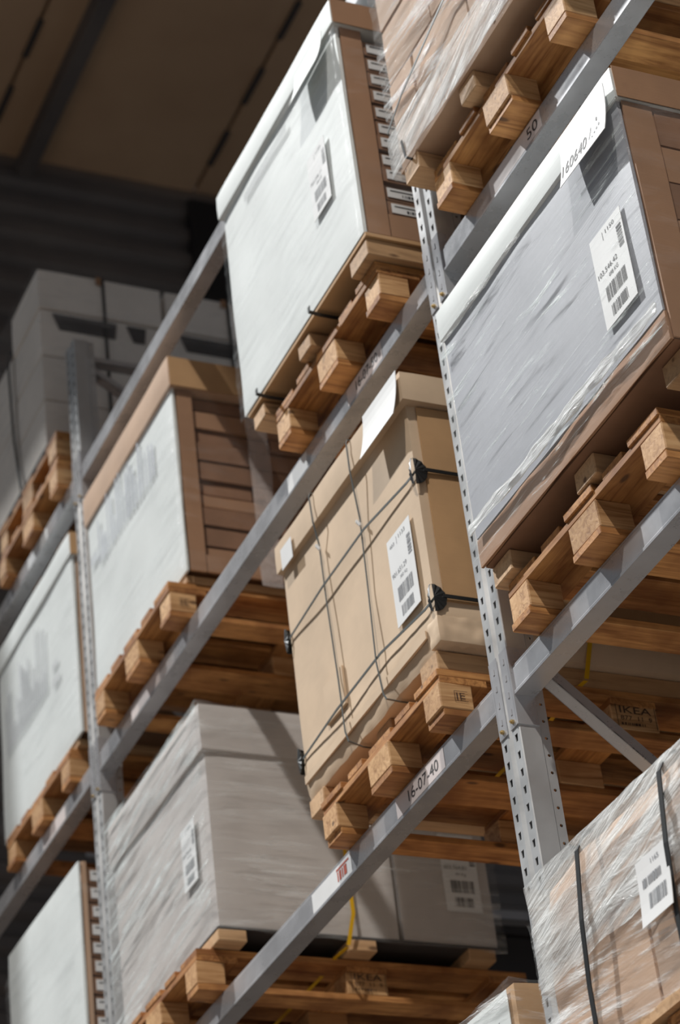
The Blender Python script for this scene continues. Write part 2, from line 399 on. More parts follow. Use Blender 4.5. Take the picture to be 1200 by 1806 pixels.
bar((.031, .07, 1.165), (.031, DEPTH-.07, 1.19), .05, .04, STEEL, 'cross_brace', f_)
frame(0, RY, 'rear-row upright frame in the dark behind the beige strapped box')

LV = {30: -1.15, 40: .2084, 50: 1.613, 60: 2.9465}
BH = .087
def beam_mesh(L):
    bm = bmesh.new(); pr = [(.000, .0), (0, .009), (.0035, .012), (.0035, .074), (.0075, .078), (.0075, BH-.001), (.009, BH), (.060, BH), (.062, BH-.002), (.062, .002), (.060, 0), (.001, -.0)]
    a = [bm.verts.new((0, y, z)) for y, z in pr]; b = [bm.verts.new((L, y, z)) for y, z in pr]
    for i in range(len(pr)): j = (i+1) % len(pr); bm.faces.new((a[i], a[j], b[j], b[i]))
    bm.faces.new(a); bm.faces.new(b[::-1]); bmesh.ops.recalc_face_normals(bm, faces=bm.faces)
    bmesh.ops.bevel(bm, geom=[e for e in bm.edges if abs(e.verts[0].co.x-e.verts[1].co.x) > 1], offset=.0008, segments=1, affect='EDGES')
    return tomesh(bm)
def conn_mesh(s):
    """L plate hooked on the post; s=+1 beam starts here (plate on the right strip of the post), -1 beam ends here"""
    bm = bmesh.new(); z0, z1 = -.085, .145; t = .003
    bbox(bm, -.040, -.001, -t-.0005, -.0005, z0, z1, .0009)      # plate on the front strip
    bbox(bm, -.0035, .004, -t-.0005, .060, z0, z1, .0009)        # wraps the side
    for k in range(4):
        zz = z0+.045+k*.05; bbox(bm, -.024, -.017, -t-.0022, -t, zz-.009, zz+.009, .0007)   # pressed hooks
    bmesh.ops.create_uvsphere
    if s < 0:
        for v in bm.verts: v.co.x = -v.co.x
        bmesh.ops.reverse_faces(bm, faces=bm.faces)
    return tomesh(bm)
CN = {1: conn_mesh(1), -1: conn_mesh(-1)}
bm = bmesh.new(); bmesh.ops.create_cone(bm, cap_ends=True, segments=6, radius1=.0065, radius2=.0065, depth=.006, matrix=Matrix.Rotation(math.pi/2, 4, 'X'))
bmesh.ops.create_cone(bm, cap_ends=True, segments=10, radius1=.0035, radius2=.003, depth=.014, matrix=Matrix.Rotation(math.pi/2, 4, 'X')); BOLTM = tomesh(bm)
BL = PITCHX-.104; BEAM = beam_mesh(BL)
BEAMS = {}
def beam(bay, lv, label, y=0, flip=False):
    x = .0865+PITCHX*bay
    b = empty('rack_beam', (x, y, LV[lv]), label, 'beam', 'load beams of the racking')
    link('box_beam', BEAM, STEEL, b)
    for s, px in ((1, 0), (-1, BL)):
        c = link('end_connector', CN[s], STEEL, b, (px-.0035*s, 0, 0)); link('bolt', BOLTM, BOLT, c, (-.020*s, -.0065, -.068))
    if flip: b.scale = (1, -1, 1)
    BEAMS[(bay, lv, y)] = b; return b
def loc_label(b, x0, w, txt, mat=PINK, ink=INK, full=True):
    o = (x0, .0032, .014); lb = link('location_label', sheet(o, (1, 0, 0), (0, 0, 1), w, .060, .0008, n=1), mat, b)
    if txt:
        p = Print(Vector(o)+Vector((0, -.0008, 0)), (1, 0, 0), (0, 0, 1)); p.text(txt, w*.26 if full else w*.74, .014, w*.62 if full else w*.2, .034); p.obj('label_print', ink, lb)
    return lb
names = {30: 'lowest', 40: 'second', 50: 'third', 60: 'top'}
b = beam(-1, 40, 'grey beam with the printed location label 16-07-40 under the beige strapped box')
loc_label(b, -.649+3.06-.0865, .314, '16-07-40')
l_ = link('location_label', sheet((-1.26+2.9735, .0032, .012), (1, 0, 0), (0, 0, 1), .29, .06, .0008, n=1), PAPER, b)
p = Print((-1.26+2.9735, .0024, .012), (1, 0, 0), (0, 0, 1)); p.bars(.19, .012, .08, .030, 12, False, 6); p.quad(.185, .046, .275, .052); p.obj('label_print', RED, l_)
b = beam(-1, 50, 'grey beam with the location label 16-07-50, under the tall white box')
loc_label(b, -.612+2.9735, .258, '16-07-50')
link('location_label', sheet((-1.10+2.9735, .0032, .012), (1, 0, 0), (0, 0, 1), .16, .06, .0008, n=1), PAPER, b)
l_ = link('location_label', sheet((-2.62+2.9735, .0032, .014), (1, 0, 0), (0, 0, 1), .30, .056, .0008, n=1), PINK, b)
b = beam(-1, 60, 'topmost grey beam seen against the dark wall, empty, running behind the tall white box')
b = beam(-1, 30, 'grey beam under the white papered carton in the lowest level')
b = beam(0, 40, 'grey beam right of the front upright, under the lilac-grey wrapped crate')
b = beam(0, 50, 'grey beam upper right, under the strapped carton stack, with a pale label ending in 50')
l_ = loc_label(b, .398-.0865, .312, '50', full=False)
b = beam(0, 60, 'top beam of the right bay, above the strapped carton stack'); b = beam(0, 30, 'grey beam under the strapped film-wrapped bundle at lower right')
b = beam(-2, 60, 'grey beam far left under the dusty white cartons with black straps')
link('location_label', sheet((BL-.62, .0032, .014), (1, 0, 0), (0, 0, 1), .26, .056, .0008, n=1), PAPER, b)
b = beam(-2, 50, 'grey beam far left under the tall white box cut by the picture edge')
link('location_label', sheet((BL-.60, .0032, .014), (1, 0, 0), (0, 0, 1), .28, .056, .0008, n=1), PINK, b)
b = beam(-2, 40, 'grey beam at the far lower left under the white box with a strip of labelled cartons')
for bay, nm in ((-2, 'far left bay'), (-1, 'middle bay'), (0, 'right bay')):
    for lv in (30, 40, 50, 60):
        beam(bay, lv, 'rear load beam of the %s, %s level in view' % (nm, names[lv]), DEPTH, True)
        if bay > -2 or lv in (40, 50): beam(bay, lv, 'front beam of the rear rack row in the %s, %s level' % (nm, names[lv]), RY)
        if bay > -2 or lv in (40, 50): beam(bay, lv, 'back beam of the rear rack row in the %s, %s level' % (nm, names[lv]), RY+DEPTH, True)

# ------------------------------------------------------------------ pallets (800 front x 1200 deep x 144)
def wob(me, amp=.0015, seed=0):
    for v in me.vertices:
        v.co += Vector((mnoise.noise(v.co*9+Vector((seed, 0, 0))), mnoise.noise(v.co*9+Vector((0, seed, 3))), mnoise.noise(v.co*9+Vector((5, 0, seed)))))*amp*2
    return me
def bd(x, y, z, s=0): return wob(boxme(0, x, 0, y, 0, z, .002), .0012, s)
TOP = [bd(.145, 1.2, .022, 1), bd(.1, 1.2, .022, 2)]; CROSS = bd(.8, .145, .022, 3); BOT = [bd(.1, 1.2, .022, 4), bd(.145, 1.2, .022, 5)]
def blk(x, y, s):
    bm = bmesh.new(); bbox(bm, 0, x, 0, y, 0, .078, .003); return wob(tomesh(bm), .002, s)
BLK = {(a, b): blk(a, b, a*50+b*90) for a in (.1, .145) for b in (.1, .145)}
PALLETS = []
def pallet(x, y, z, label, stamp=None, rot=0):
    """x,y = left front corner, z = underside"""
    r = random.Random(int(x*1000)+int(z*77))
    P = empty('wooden_pallet', (x, y, z), label, 'pallet', 'wooden pallets on the rack beams'); PALLETS.append(P)
    for xx, k in ((0, 1), (.35-.0275+.0, 0), (.7, 1)):
        link('bottom_board', BOT[0] if k else BOT[1], WOOD[1], P, (xx if k else .3275, r.uniform(-.004, .004), 0))
    for xx, w in ((0, .1), (.3275, .145), (.7, .1)):
        for yy, d in ((0, .1), (.5275, .145), (1.1, .1)):
            o = link('block', BLK[(w, d)], BLOCK, P, (xx+r.uniform(-.002, .002), yy+r.uniform(-.006, .003), .022))
    for yy in (0, .5275, 1.055): link('cross_board', CROSS, WOOD[0], P, (0, yy+r.uniform(-.003, .003), .100))
    for xx, k in ((0, 0), (.185, 1), (.3275, 0), (.515, 1), (.655, 0)):
        link('top_board', TOP[k], WOOD[1], P, (xx, r.uniform(-.006, .006), .122))
    for (w_, yy) in (stamp or []):
        if w_ == 'big':
            p = Print((.8035, .5375, .024), (0, 1, 0), (0, 0, 1)); p.text('IKEA', .012, .048, .10, .022); p.text('877  11  9', .012, .026, .10, .014); p.bars(.012, .010, .075, .008, 30, False, 5)
            p.quad(0, .004, .002, .075); p.quad(.123, .004, .125, .075)
        else:
            p = Print((.8035, .038, .045), (0, 1, 0), (0, 0, 1)); p.text('IE', .006, .006, .026, .020); p.quad(0, .002, .0015, .030); p.quad(.0, .0, .04, .0015); p.quad(0, .03, .04, .0315)
        p.obj('stamp', WINK, P)
    return P
def PB(lv): return LV[lv]+BH+.0005
pallet(-.989, -.060, PB(40), 'orange pine pallet under the beige strapped box, resting on the 16-07-40 beam', [('small', 0), ('big', 0)])
pallet(-2.795, -.078, PB(40), 'pine pallet under the grey-white wrapped box, branded mark on its middle block', [('big', 0)])
pallet(.237, -.062, PB(40), 'pale pine pallet under the lilac-grey wrapped crate, right of the front upright')
pallet(.236, -.075, PB(50), 'dark orange pallet at the top right under the wrapped carton stack')
pallet(-.977, -.072, PB(50), 'orange pallet with split blocks under the tall white box, above the 16-07-50 label')
pallet(-2.80, -.068, PB(50), 'pallet under the white and brown box in the middle bay, behind the long beam', [('small', 0)])
pallet(-4.03, -.030, PB(50), 'blurred pallet far left under the tall white box cut by the picture edge')
pallet(-3.97, -.035, PB(60), 'lower of the two stacked pallets under the dusty white cartons')
pallet(-3.97, -.030, PB(60)+.1465, 'upper of the two stacked pallets under the dusty white cartons')
pallet(-4.10, -.040, PB(40), 'pallet under the white box with labelled cartons in the lower left corner')
pallet(.30, -.080, PB(30), 'pallet under the strapped film-wrapped bundle at lower right')
pallet(-1.02, .0, PB(30), 'pallet under the white papered carton at the bottom edge')

# ------------------------------------------------------------------ loads
PT = .1470    # pallet height
def runner(parent, x, w, y0, y1, z0, z1, mat=PLY, sd=0):
    return link('skid_runner', wob(boxme(x, x+w, y0, y1, z0, z1, .003), .0012, sd), mat, parent)
def load(name, x, y, z, label, cat, group=None): return empty(name, (x, y, z), label, cat, group)

# --- beige strapped box, middle bay, level 40
X0, X1, Y0, Y1 = -1.100, -.168, -.05, 1.10; zb = PB(40)+PT
L = load('strapped_carton', X0, Y0, zb, 'large beige cardboard box with grey straps and black corner guards', 'box', 'loads stored on pallets')
W_, D_ = X1-X0, Y1-Y0
runner(L, .006, .10, .0, D_, 0, .060, PLY, 1); runner(L, .43, .10, .03, D_, 0, .060, PLY, 2); runner(L, W_-.14, .11, .0, D_, 0, .060, PLY, 3)
H0 = .062
def squash(p):      # crumpled, bellied lower edge
    k = max(0, 1-(p.z-H0)/.15)
    if p.y < .02 and k > 0:
        p.y += -.007*math.sin(k*math.pi)+.008*k+.004*k*mnoise.noise(Vector((p.x*22, 3, p.z*50)))
        p.z += .007*k*k*mnoise.noise(Vector((p.x*7, 1, 2)))
    if p.x > W_-.02 and k > 0: p.x += .012*math.sin(k*math.pi)-.006*k
    return p
link('carton_body', softbox(0, W_, 0, D_, H0, .945, .022, .004, 3.5, 1, .008, squash), BEIGE, L)
lid = link('lid', softbox(-.006, W_+.030, -.022, D_+.02, .862, .965, .05, .003, 4, 2, .008), BEIGE, L)
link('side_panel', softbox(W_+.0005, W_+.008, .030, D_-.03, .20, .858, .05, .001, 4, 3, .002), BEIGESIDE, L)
link('corner_crumple', softbox(W_-.05, W_+.012, -.006, .16, H0+.004, .150, .010, .006, 34, 4, .006), BEIGE, L)
link('lower_flap', softbox(.01, W_-.06, -.010, -.002, .112, .140, .022, .003, 12, 5, .003), BEIGE, L)
link('patch', softbox(.20, .34, -.009, .002, .21, .34, .05, .0015, 5, 5, .003), BEIGE, L)
# white paper folded over the lid edge
link('paper_flap', sheet((-.385-X0, -.030, 1.250-zb+.004), (1, 0, 0), (.06, 0, .998), .235, .152, .002, .022), PAPER, L)
lb = link('sticker', sheet((-1.045-X0, -.026, 1.285-zb), (1, 0, 0), (0, 0, 1), .085, .075, .001), PAPER, L)
cargo_label(L, (-.378-X0, -.0075, .677-zb), (1, 0, 0), (0, 0, 1), .152, .285, '901.651.29', '382 Kg', '1133', 11, GINK, '403')
for k, (xa, pts) in enumerate(((.30, [(.306, .955), (.312, .86), (.305, .78), (.308, .58), (.322, .30), (.345, .11), (.36, .07)]), (.60, [(.596, .955), (.596, .86), (.590, .69), (.583, .45), (.592, .20), (.61, .085), (.625, .06)]))):
    P = [Vector((pts[0][0], .6, .969)), Vector((pts[0][0], -.025, .969))]
    for a, b in pts: P.append(Vector((a, -.030 if b > .85 else -.014 if b > .25 else -.024, b)))
    P += [Vector((pts[-1][0]+.004, .02, .054)), Vector((pts[-1][0]+.01, .5, .054))]
    s = link('vertical_strap', ribbon(P, .006, .0022, (1, 0, 0)), CORD, L)
    kz = (.795, .70)[k]; kx = (.306, .588)[k]
    bm = bmesh.new()
    for q in range(3): bbox(bm, kx-.012+q*.008, kx-.004+q*.008, -.024, -.014, kz-.022+q*-.010, kz-.008+q*-.010, .003)
    link('knot', tomesh(bm), PAPER, s)
for zc, zl in ((1.062-zb, .62), (.640-zb, .2)):
    P = [(-.004, .9, zc), (-.007, .3, zc), (-.008, -.008, zc+.002), (.30, -.020, zc+.010), (.62, -.020, zc+.016), (W_-.04, -.012, zc-.006), (W_+.010, -.004, zc+.004), (W_+.013, .02, zc+.012), (W_+.011, .9, zc+.012)]
    s = link('horizontal_strap', ribbon(P, .008, .0024, (0, 0, 1)), BLACK if zl > .9 else CORD, L)
    for xx, sg in ((W_+.009, 1), (-.006, -1)):
        bm = bmesh.new(); N = 14    # half disc folded round the corner, ribbed
        for face in (0, 1):
            c = Vector((xx+.002*sg, -.010, zc+.004))
            ring = []
            for i in range(N+1):
                a = math.pi*i/N-math.pi/2; r = (.040 if face == 0 else .020)*(1+.04*(i % 2))
                ring.append(c+(Vector((0, math.cos(a)*r+.001, math.sin(a)*.043)) if face == 0 else Vector((-sg*math.cos(a)*r, 0, math.sin(a)*.043))))
            off = Vector((sg*.005, 0, 0)) if face == 0 else Vector((0, -.005, 0))
            lo = [bm.verts.new(p) for p in ring]; hi = [bm.verts.new(p+off*(.6+.4*(i % 2))) for i, p in enumerate(ring)]; m = bm.verts.new(c+off*1.6)
            for i in range(N): bm.faces.new((lo[i], lo[i+1], hi[i+1], hi[i])); bm.faces.new((hi[i], hi[i+1], m))
        bmesh.ops.recalc_face_normals(bm, faces=bm.faces); link('corner_guard', tomesh(bm), BLACK, L)
    link('strap_tail', ribbon([(W_+.016, .02, zc+.012), (W_+.013, .30, zc+.014)], .011, .003, (0, 0, 1)), BLACK, L)
ys = .40   # yellow strap round box and pallet
def yellow(parent, w, y, top, bot, x0=0, off=.0):
    P = [(x0+.3, y, top+.004), (w+.004, y, top+.004), (w+.008, y, top-.02), (w+.012, y+.01, .12), (w+.006, y-.018, .006), (w+.003, y-.02, .0005), (w-.07, y-.035, bot+.02), (w-.18, y-.04, bot), (w-.62, y-.045, bot)]
    o = link('yellow_strap', ribbon([p for p in P if p[2] >= .005], .014, .0012, (0, 1, 0)), YEL, parent)
    pl = PALLETS[0 if parent.name == 'strapped_carton' else 1]; d = parent.location-pl.location    # where it runs on under the deck boards
    return link('yellow_strap', ribbon([tuple(Vector(p)+d) for p in P if p[2] < .005], .014, .0012, (0, 1, 0)), YEL, pl)
yellow(L, W_, .455, .965, -.026)

# --- grey-white wrapped box, middle bay, level 40 left
X0, X1, Y0, Y1 = -2.86, -1.93, -.022, 1.0
L = load('wrapped_white_box', X0, Y0, zb, 'grey-white film-wrapped box with a lid, below and left of the beige box', 'box', 'loads stored on pallets')
W_, D_ = X1-X0, Y1-Y0
for k, yy in enumerate((.0, D_/2-.05, D_-.12)): link('skid_runner', wob(boxme(.1, W_-.002, yy, yy+.1, 0, .042, .003), .001, k), PLY, L)
link('tray', boxme(0, W_, 0, D_, .0425, .050, .002), DARK, L)
link('carton_body', softbox(.004, W_-.004, .004, .655, .050, .86, .05, .004, 3, 11, .012), GREYW, L)
link('carton_body', softbox(.004, W_-.004, .664, D_-.002, .050, .86, .05, .003, 3, 12, .012), GREYW, L)
link('lid', softbox(-.008, W_+.010, -.010, D_+.004, .690, .872, .05, .004, 3, 13, .012), GREYW, L)
link('stretch_film', sleeve(-.016, W_+.017, -.020, D_+.01, .025, .868, .035, .006, 5, (FILM_H, FILM_A)), None, L)
cargo_label(L, (.690, -.005, .715-zb), (1, 0, 0), (0, 0, 1), .125, .225, '603.764.81', '44 Kg', '1050', 21, GINK)
cargo_label(L, (W_+.001, .84, .615-zb), (0, 1, 0), (0, 0, 1), .135, .29, '603.764.81', '44 Kg', '1050', 24, INK, '351')
yellow(L, W_+.014, .465, .874, -.026)

# --- tall white box, middle bay, level 50 right
zb5 = PB(50)+PT
def stacked_side(L, W_, y0, y1, z0, z1, n, mat, lab=True, seed=0):
    r = random.Random(seed); h = (z1-z0)/n
    for k in range(n):
        d = r.uniform(-.006, .004)
        c = link('inner_carton', softbox(W_-.09, W_-.012+d, y0, y1, z0+k*h+.003, z0+(k+1)*h-.003, .25, .002, 4, seed+k, .004), mat, L)
        if lab:
            a = y0+.015+r.uniform(-.004, .004); o = (W_-.0115+d, a, z0+k*h+h*.22)
            q = link('paper_label', sheet(o, (0, 1, 0), (0, 0, 1), .19, h*.56, .0012, n=1), PAPER, c)
            p = Print(Vector(o)+Vector((.0013, 0, 0)), (0, 1, 0), (0, 0, 1)); p.bars(.05, h*.08, .11, h*.16, 40, False, k); p.quad(.01, h*.36, .10, h*.43); p.quad(.115, h*.34, .17, h*.46); p.obj('label_print', INK, q)
X0, X1, Y0, Y1 = -1.125, -.145, -.11, 1.08
L = load('tall_white_box', X0, Y0, zb5, 'tall white-fronted box with labelled cartons in its brown side, top centre', 'box', 'loads stored on pallets')
W_, D_ = X1-X0, Y1-Y0
runner(L, .04, .09, .01, D_, 0, .052, PLY, 4); runner(L, .42, .09, .01, D_, 0, .052, PLY, 5); runner(L, W_-.135, .125, .005, D_, 0, .062, PLY, 6)
link('base_board', softbox(.02, W_, .0, D_, .063, .078, .2, .001, 3, 3, .002), BEIGESIDE, L)
link('front_board', softbox(0, W_-.004, -.004, .012, .078, 1.03, .05, .005, 3, 21, .006), WHITE, L)
link('back_board', softbox(.004, W_-.1, .014, D_, .0785, 1.0, .2, .002, 3, 21, .006), BROWN, L)
link('corner_board', softbox(W_-.013, W_, .013, .088, .079, .93, .08, .002, 4, 23, .003), BROWN, L)
link('side_board', softbox(W_-.013, W_, .089, D_, .079, .17, .08, .002, 4, 23, .003), BROWN, L)
stacked_side(L, W_, .092, 1.0, .173, .90, 11, DKBROWN, True, 40)
lid = link('lid', softbox(-.012, W_+.016, -.022, D_+.01, .925, 1.030, .05, .004, 4, 24, .01), WHITE, L)
link('lid_side', softbox(W_+.0165, W_+.020, -.018, D_, .925, 1.028, .08, .002, 4, 25, .002), BROWN, L)
link('stretch_film', sleeve(-.006, W_+.010, -.013, D_+.004, .060, .925, .035, .006, 9, (FILM_D, FILM_S)), None, L)
link('paper_flap', sheet((.70, -.028, .812), (1, 0, 0), (.10, 0, 1), .22, .13, .002, .03), WHITE, L)
cargo_label(L, (.69, -.0125, .345), (1, 0, 0), (0, 0, 1), .135, .25, '703.546.11', '498 KG', '1150', 61, GINK)
p = Print((.20, -.0115, .835), (1, 0, 0), (.02, 0, 1))
for k in range(44): p.quad(k*.0085, .0, k*.0085+.0035, .035)
p.obj('edge_print', GINK, L)
for xx in (.16, .60): link('base_strap', ribbon([(xx, -.026, .076), (xx, -.026, .056), (xx+.002, .01, .050), (xx+.004, .35, .050)], .016, .0015, (1, 0, 0)), BLACK, L)

# --- white and brown box, middle bay, level 50 left
X0, X1, Y0, Y1 = -2.942, -1.97, .0, 1.12
L = load('white_fronted_box', X0, Y0, zb5, 'white-fronted box with brown stacked cartons on its side, left middle', 'box', 'loads stored on pallets')
W_, D_ = X1-X0, Y1-Y0
runner(L, .17, .09, .01, D_, 0, .030, PLY, 7); runner(L, .45, .09, .01, D_, 0, .030, PLY, 8); runner(L, W_-.13, .10, .004, D_, 0, .032, PLY, 9)
link('front_board', softbox(0, W_-.004, -.004, .010, .034, .86, .05, .005, 3, 31, .006), WHITE, L)
link('back_board', softbox(.004, W_-.11, .012, D_, .035, .93, .2, .002, 3, 21, .006), BROWN, L)
link('corner_board', softbox(W_-.013, W_, .012, .075, .035, .83, .08, .002, 4, 33, .003), BROWN, L)
r = random.Random(3); z = .115; k = 0
while z < .80:
    h = r.choice((.05, .06, .085)); y = .08
    while y < 1.08:
        d = r.choice((.22, .30, .42, .5)); d = min(d, 1.10-y); e = r.uniform(-.022, .0)
        link('inner_carton', softbox(W_-.10, W_-.010+e, y, y+d-.006, z, z+h-.007, .12, .003, 5, k, .004), (DKBROWN, BROWN, CARTON)[0 if r.random() < .55 else 1], L); y += d; k += 1
    z += h
link('side_board', softbox(W_-.013, W_, .076, D_, .036, .112, .1, .002, 4, 33, .003), BROWN, L)
link('lid', softbox(-.01, W_+.014, -.018, D_+.01, .835, .975, .05, .004, 4, 34, .01), CARTON, L)
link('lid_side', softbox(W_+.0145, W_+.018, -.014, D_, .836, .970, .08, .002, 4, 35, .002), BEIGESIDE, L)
link('stretch_film', sleeve(-.006, W_+.010, -.013, D_+.004, .03, .835, .035, .007, 15, (FILM_D, FILM_S)), None, L)
link('film_band', softbox(W_+.013, W_+.016, .275, .36, -.0, .83, .05, .008, 14, 36, .002), FILM_V, L)
p = Print((.04, -.0125, .40), (1, 0, 0), (0, 0, 1)); r = random.Random(9)
for k in range(18): h = r.uniform(.10, .32); p.quad(.10+k*.036, .18, .10+k*.036+.008+.008*r.random(), .18+h)
p.bars(.0, .22, .08, .04, 22, False, 3)
p.obj('edge_print', flat('pale_print', (.42, .44, .50), .6), L)

# --- lilac-grey wrapped crate, right bay, level 40
X0, X1, Y0, Y1 = .20, 1.208, -.10, 1.08
L = load('wrapped_grey_crate', X0, Y0, zb, 'lilac-grey film-wrapped crate with a white lid, right of the upright', 'box', 'loads stored on pallets')
W_, D_ = X1-X0, Y1-Y0
runner(L, .008, .10, .02, D_, 0, .062, PLY, 10); runner(L, .45, .10, .03, D_, 0, .062, PLY, 12); runner(L, W_-.11, .10, .03, D_, 0, .062, PLY, 13)
link('carton_body', softbox(0, W_-.002, .004, D_, .063, .88, .05, .004, 3, 41, .008), DKBROWN, L)
link('front_board', softbox(.0, W_-.006, -.008, .003, .150, .87, .05, .005, 3, 42, .004), LILAC, L)
link('bottom_strip', softbox(.0, W_-.004, -.006, .003, .064, .149, .05, .006, 6, 43, .004), BROWN, L)
link('corner_board', softbox(W_-.0015, W_+.006, .0, .085, .064, .80, .08, .002, 4, 44, .003), BROWN, L)
r = random.Random(5)
for k in range(6): link('inner_carton', softbox(W_-.0015, W_+.004, .088, D_-.02, .085+k*.118, .085+(k+1)*.118-.004, .1, .003, 5, 45+k, .002), (BROWN, DKBROWN)[k % 2], L)
link('lid', softbox(-.008, W_+.012, -.022, D_+.01, .800, .905, .04, .004, 4, 46, .01), WHITE, L)
link('lid_side', softbox(W_+.0125, W_+.016, -.016, D_, .801, .903, .08, .002, 4, 47, .002), BROWN, L)
link('stretch_film', sleeve(-.006, W_+.012, -.021, D_+.004, .050, .80, .030, .006, 23, (FILM_G, FILM_S)), None, L)
def fold_fn(p):
    p.z += .030*(p.x/1.0)*-.6+.006*mnoise.noise(Vector((p.x*5, 0, 0))); p.y += .006*mnoise.noise(Vector((p.x*14, p.z*60, 0))); return p
link('film_fold', softbox(.0, W_, -.032, -.024, .150, .190, .014, .005, 18, 48, .008, fold_fn), film('film_rope', .5, .9, 0, (.3, .6), 60, .12, (.9, .93, .94), .9), L)
link('film_fold', softbox(.0, W_*.5, -.030, -.024, .772, .798, .014, .006, 25, 49, .006), FILM_C, L)
cargo_label(L, (.782, -.016, .692-zb), (1, 0, 0), (0, 0, 1), .152, .272, '103.546.42', '498 KG', '1150', 31, INK)
fl = link('paper_flap', sheet((.765, -.034, 1.150-zb), (1, 0, -.02), (.0, 0, 1), .235, .155, .002, .022), PAPER, L)
fo = (.765, -.0362, 1.150-zb)
def line(a, b, z, w):   # text broken in short runs so it bends with the sheet
    p.text(a, b, z, w, .040)
p = Print(fo, (1, 0, -.02), (0, 0, 1)); p.curl = (.022, .155)
line('160640', .010, .024, .128); p.text('/', .150, .034, .012, .036); p.quad(.186, .068, .192, .080)
p.obj('label_print', INK, fl)
fp = Print(fo, (1, 0, -.02), (0, 0, 1)); fp.curl = (.022, .155)
for k in range(4): fp.quad(.165+k*.011, .030+k*.004, .171+k*.011, .034+k*.006)
fp.obj('faint_print', GINK, fl)

# --- strapped carton stack, right bay, level 50
X0, X1, Y0, Y1 = .135, 1.12, -.12, 1.05
L = load('wrapped_carton_stack', X0, Y0, zb5, 'film-wrapped tan cartons with a dark strap, cut off at the top right', 'box', 'loads stored on pallets')
W_, D_ = X1-X0, Y1-Y0
runner(L, .02, .09, .0, D_, 0, .060, PLY, 14); runner(L, .37, .09, .01, D_, 0, .060, PLY, 15); runner(L, W_-.12, .1, .01, D_, 0, .060, PLY, 16)
link('base_board', softbox(.0, W_, .0, D_, .061, .077, .2, .001, 3, 3, .002), CARTON, L)
rows = [(.079, .215), (.219, .40), (.404, .62), (.624, .84), (.844, 1.05)]
for j, (a, b_) in enumerate(rows):
    cuts = [0, .155, .50, .80, W_] if j % 2 else [0, .30, .62, W_]
    for i in range(len(cuts)-1):
        link('carton', softbox(cuts[i]+.002, cuts[i+1]-.002, random.uniform(0, .006), .55, a, b_, .06, .004, 5, 60+j*5+i, .008), CARTON, L)
    link('carton', softbox(.002, W_-.002, .555, D_, a, b_, .2, .003, 3, 90+j, .008), CARTON, L)
link('stretch_film', sleeve(-.008, W_+.008, -.012, D_+.01, .04, 1.04, .030, .007, 31), FILM_C, L)
link('stretch_film', sleeve(-.012, W_+.012, -.018, D_+.012, .05, .20, .025, .008, 33), FILM_B, L)
link('side_strap', ribbon([(-.010, .6, .20), (-.012, .0, .21), (0, -.024, .215), (.12, -.026, .265), (.42, -.026, .345), (W_, -.026, .42)], .009, .002, (0, 0, 1)), CORD, L)
link('base_strap', ribbon([(.075, -.026, .12), (.075, -.020, .060), (.078, .01, .053), (.08, .4, .053)], .010, .0015, (1, 0, 0)), BLACK, L)

# --- strapped bundle, right bay, level 30
zb3 = PB(30)+PT
X0, X1, Y0, Y1 = .20, 1.14, -.10, 1.02
L = load('strapped_bundle', X0, Y0, zb3, 'lumpy film-wrapped bundle of brown cartons with two black straps, lower right', 'box', 'loads stored on pallets')
W_, D_ = X1-X0, Y1-Y0; H_ = -.385-zb3
def lump(p):
    k = max(0, (p.z-(H_-.22))/.22)
    p.y += .020*k*k*(1 if p.y < .3 else -1); 
    if p.x < .3: p.z -= .020*k*max(0, 1-p.x/.25)
    p.z += .006*mnoise.noise(Vector((p.x*9, 2, 0)))*k
    return p
link('base_board', softbox(0, W_, 0, D_, .0, .030, .2, .001, 2, 2, .003), PLY, L)
for i, (a, b_) in enumerate(((0, .44), (.446, W_))):
    link('carton', softbox(a, b_, .004, D_, .031, .30, .04, .004, 6, 100+i, .008), CARTON, L)
link('carton', softbox(0, W_, .0, D_, .303, H_, .03, .010, 7, 103, .03, lump), CARTON, L)
link('stretch_film', sleeve(-.010, W_+.010, -.016, D_+.01, .24, H_-.012, .018, .012, 41), FILM_B, L)
bm = bmesh.new(); me = softbox(-.008, W_+.008, -.008, D_, H_+.001, H_+.010, .025, .008, 16, 44, .02, lump); link('film_cap', me, FILM_B, L); bm.free()
link('stretch_film', sleeve(-.014, W_+.014, -.020, D_+.014, .01, .42, .022, .010, 43), FILM_C, L)
for xx, dx in ((.262, -.04), (.652, -.03)):
    P = [(xx, .8, H_+.014), (xx, .06, H_+.014), (xx, .0, H_-.0), (xx-.001, -.030, H_-.05), (xx+dx*.4, -.040, H_-.22), (xx+dx, -.034, .16), (xx+dx, -.034, .004)]
    link('black_strap', ribbon(P, .017, .003, (1, 0, 0)), BLACK, L)
lb = link('paper_label', sheet((.500, -.036, -.745-zb3), (1, 0, 0), (0, 0, 1), .135, .155, .0015, .010), PAPER, L)
p = Print((.500, -.0376, -.745-zb3), (1, 0, 0), (0, 0, 1)); p.curl = (.010, .155); p.bars(.04, .030, .075, .036, 40, False, 8); p.bars(.02, .085, .08, .022, 30, False, 8); p.text('1165', .065, .128, .035, .012); p.obj('label_print', GINK, lb)

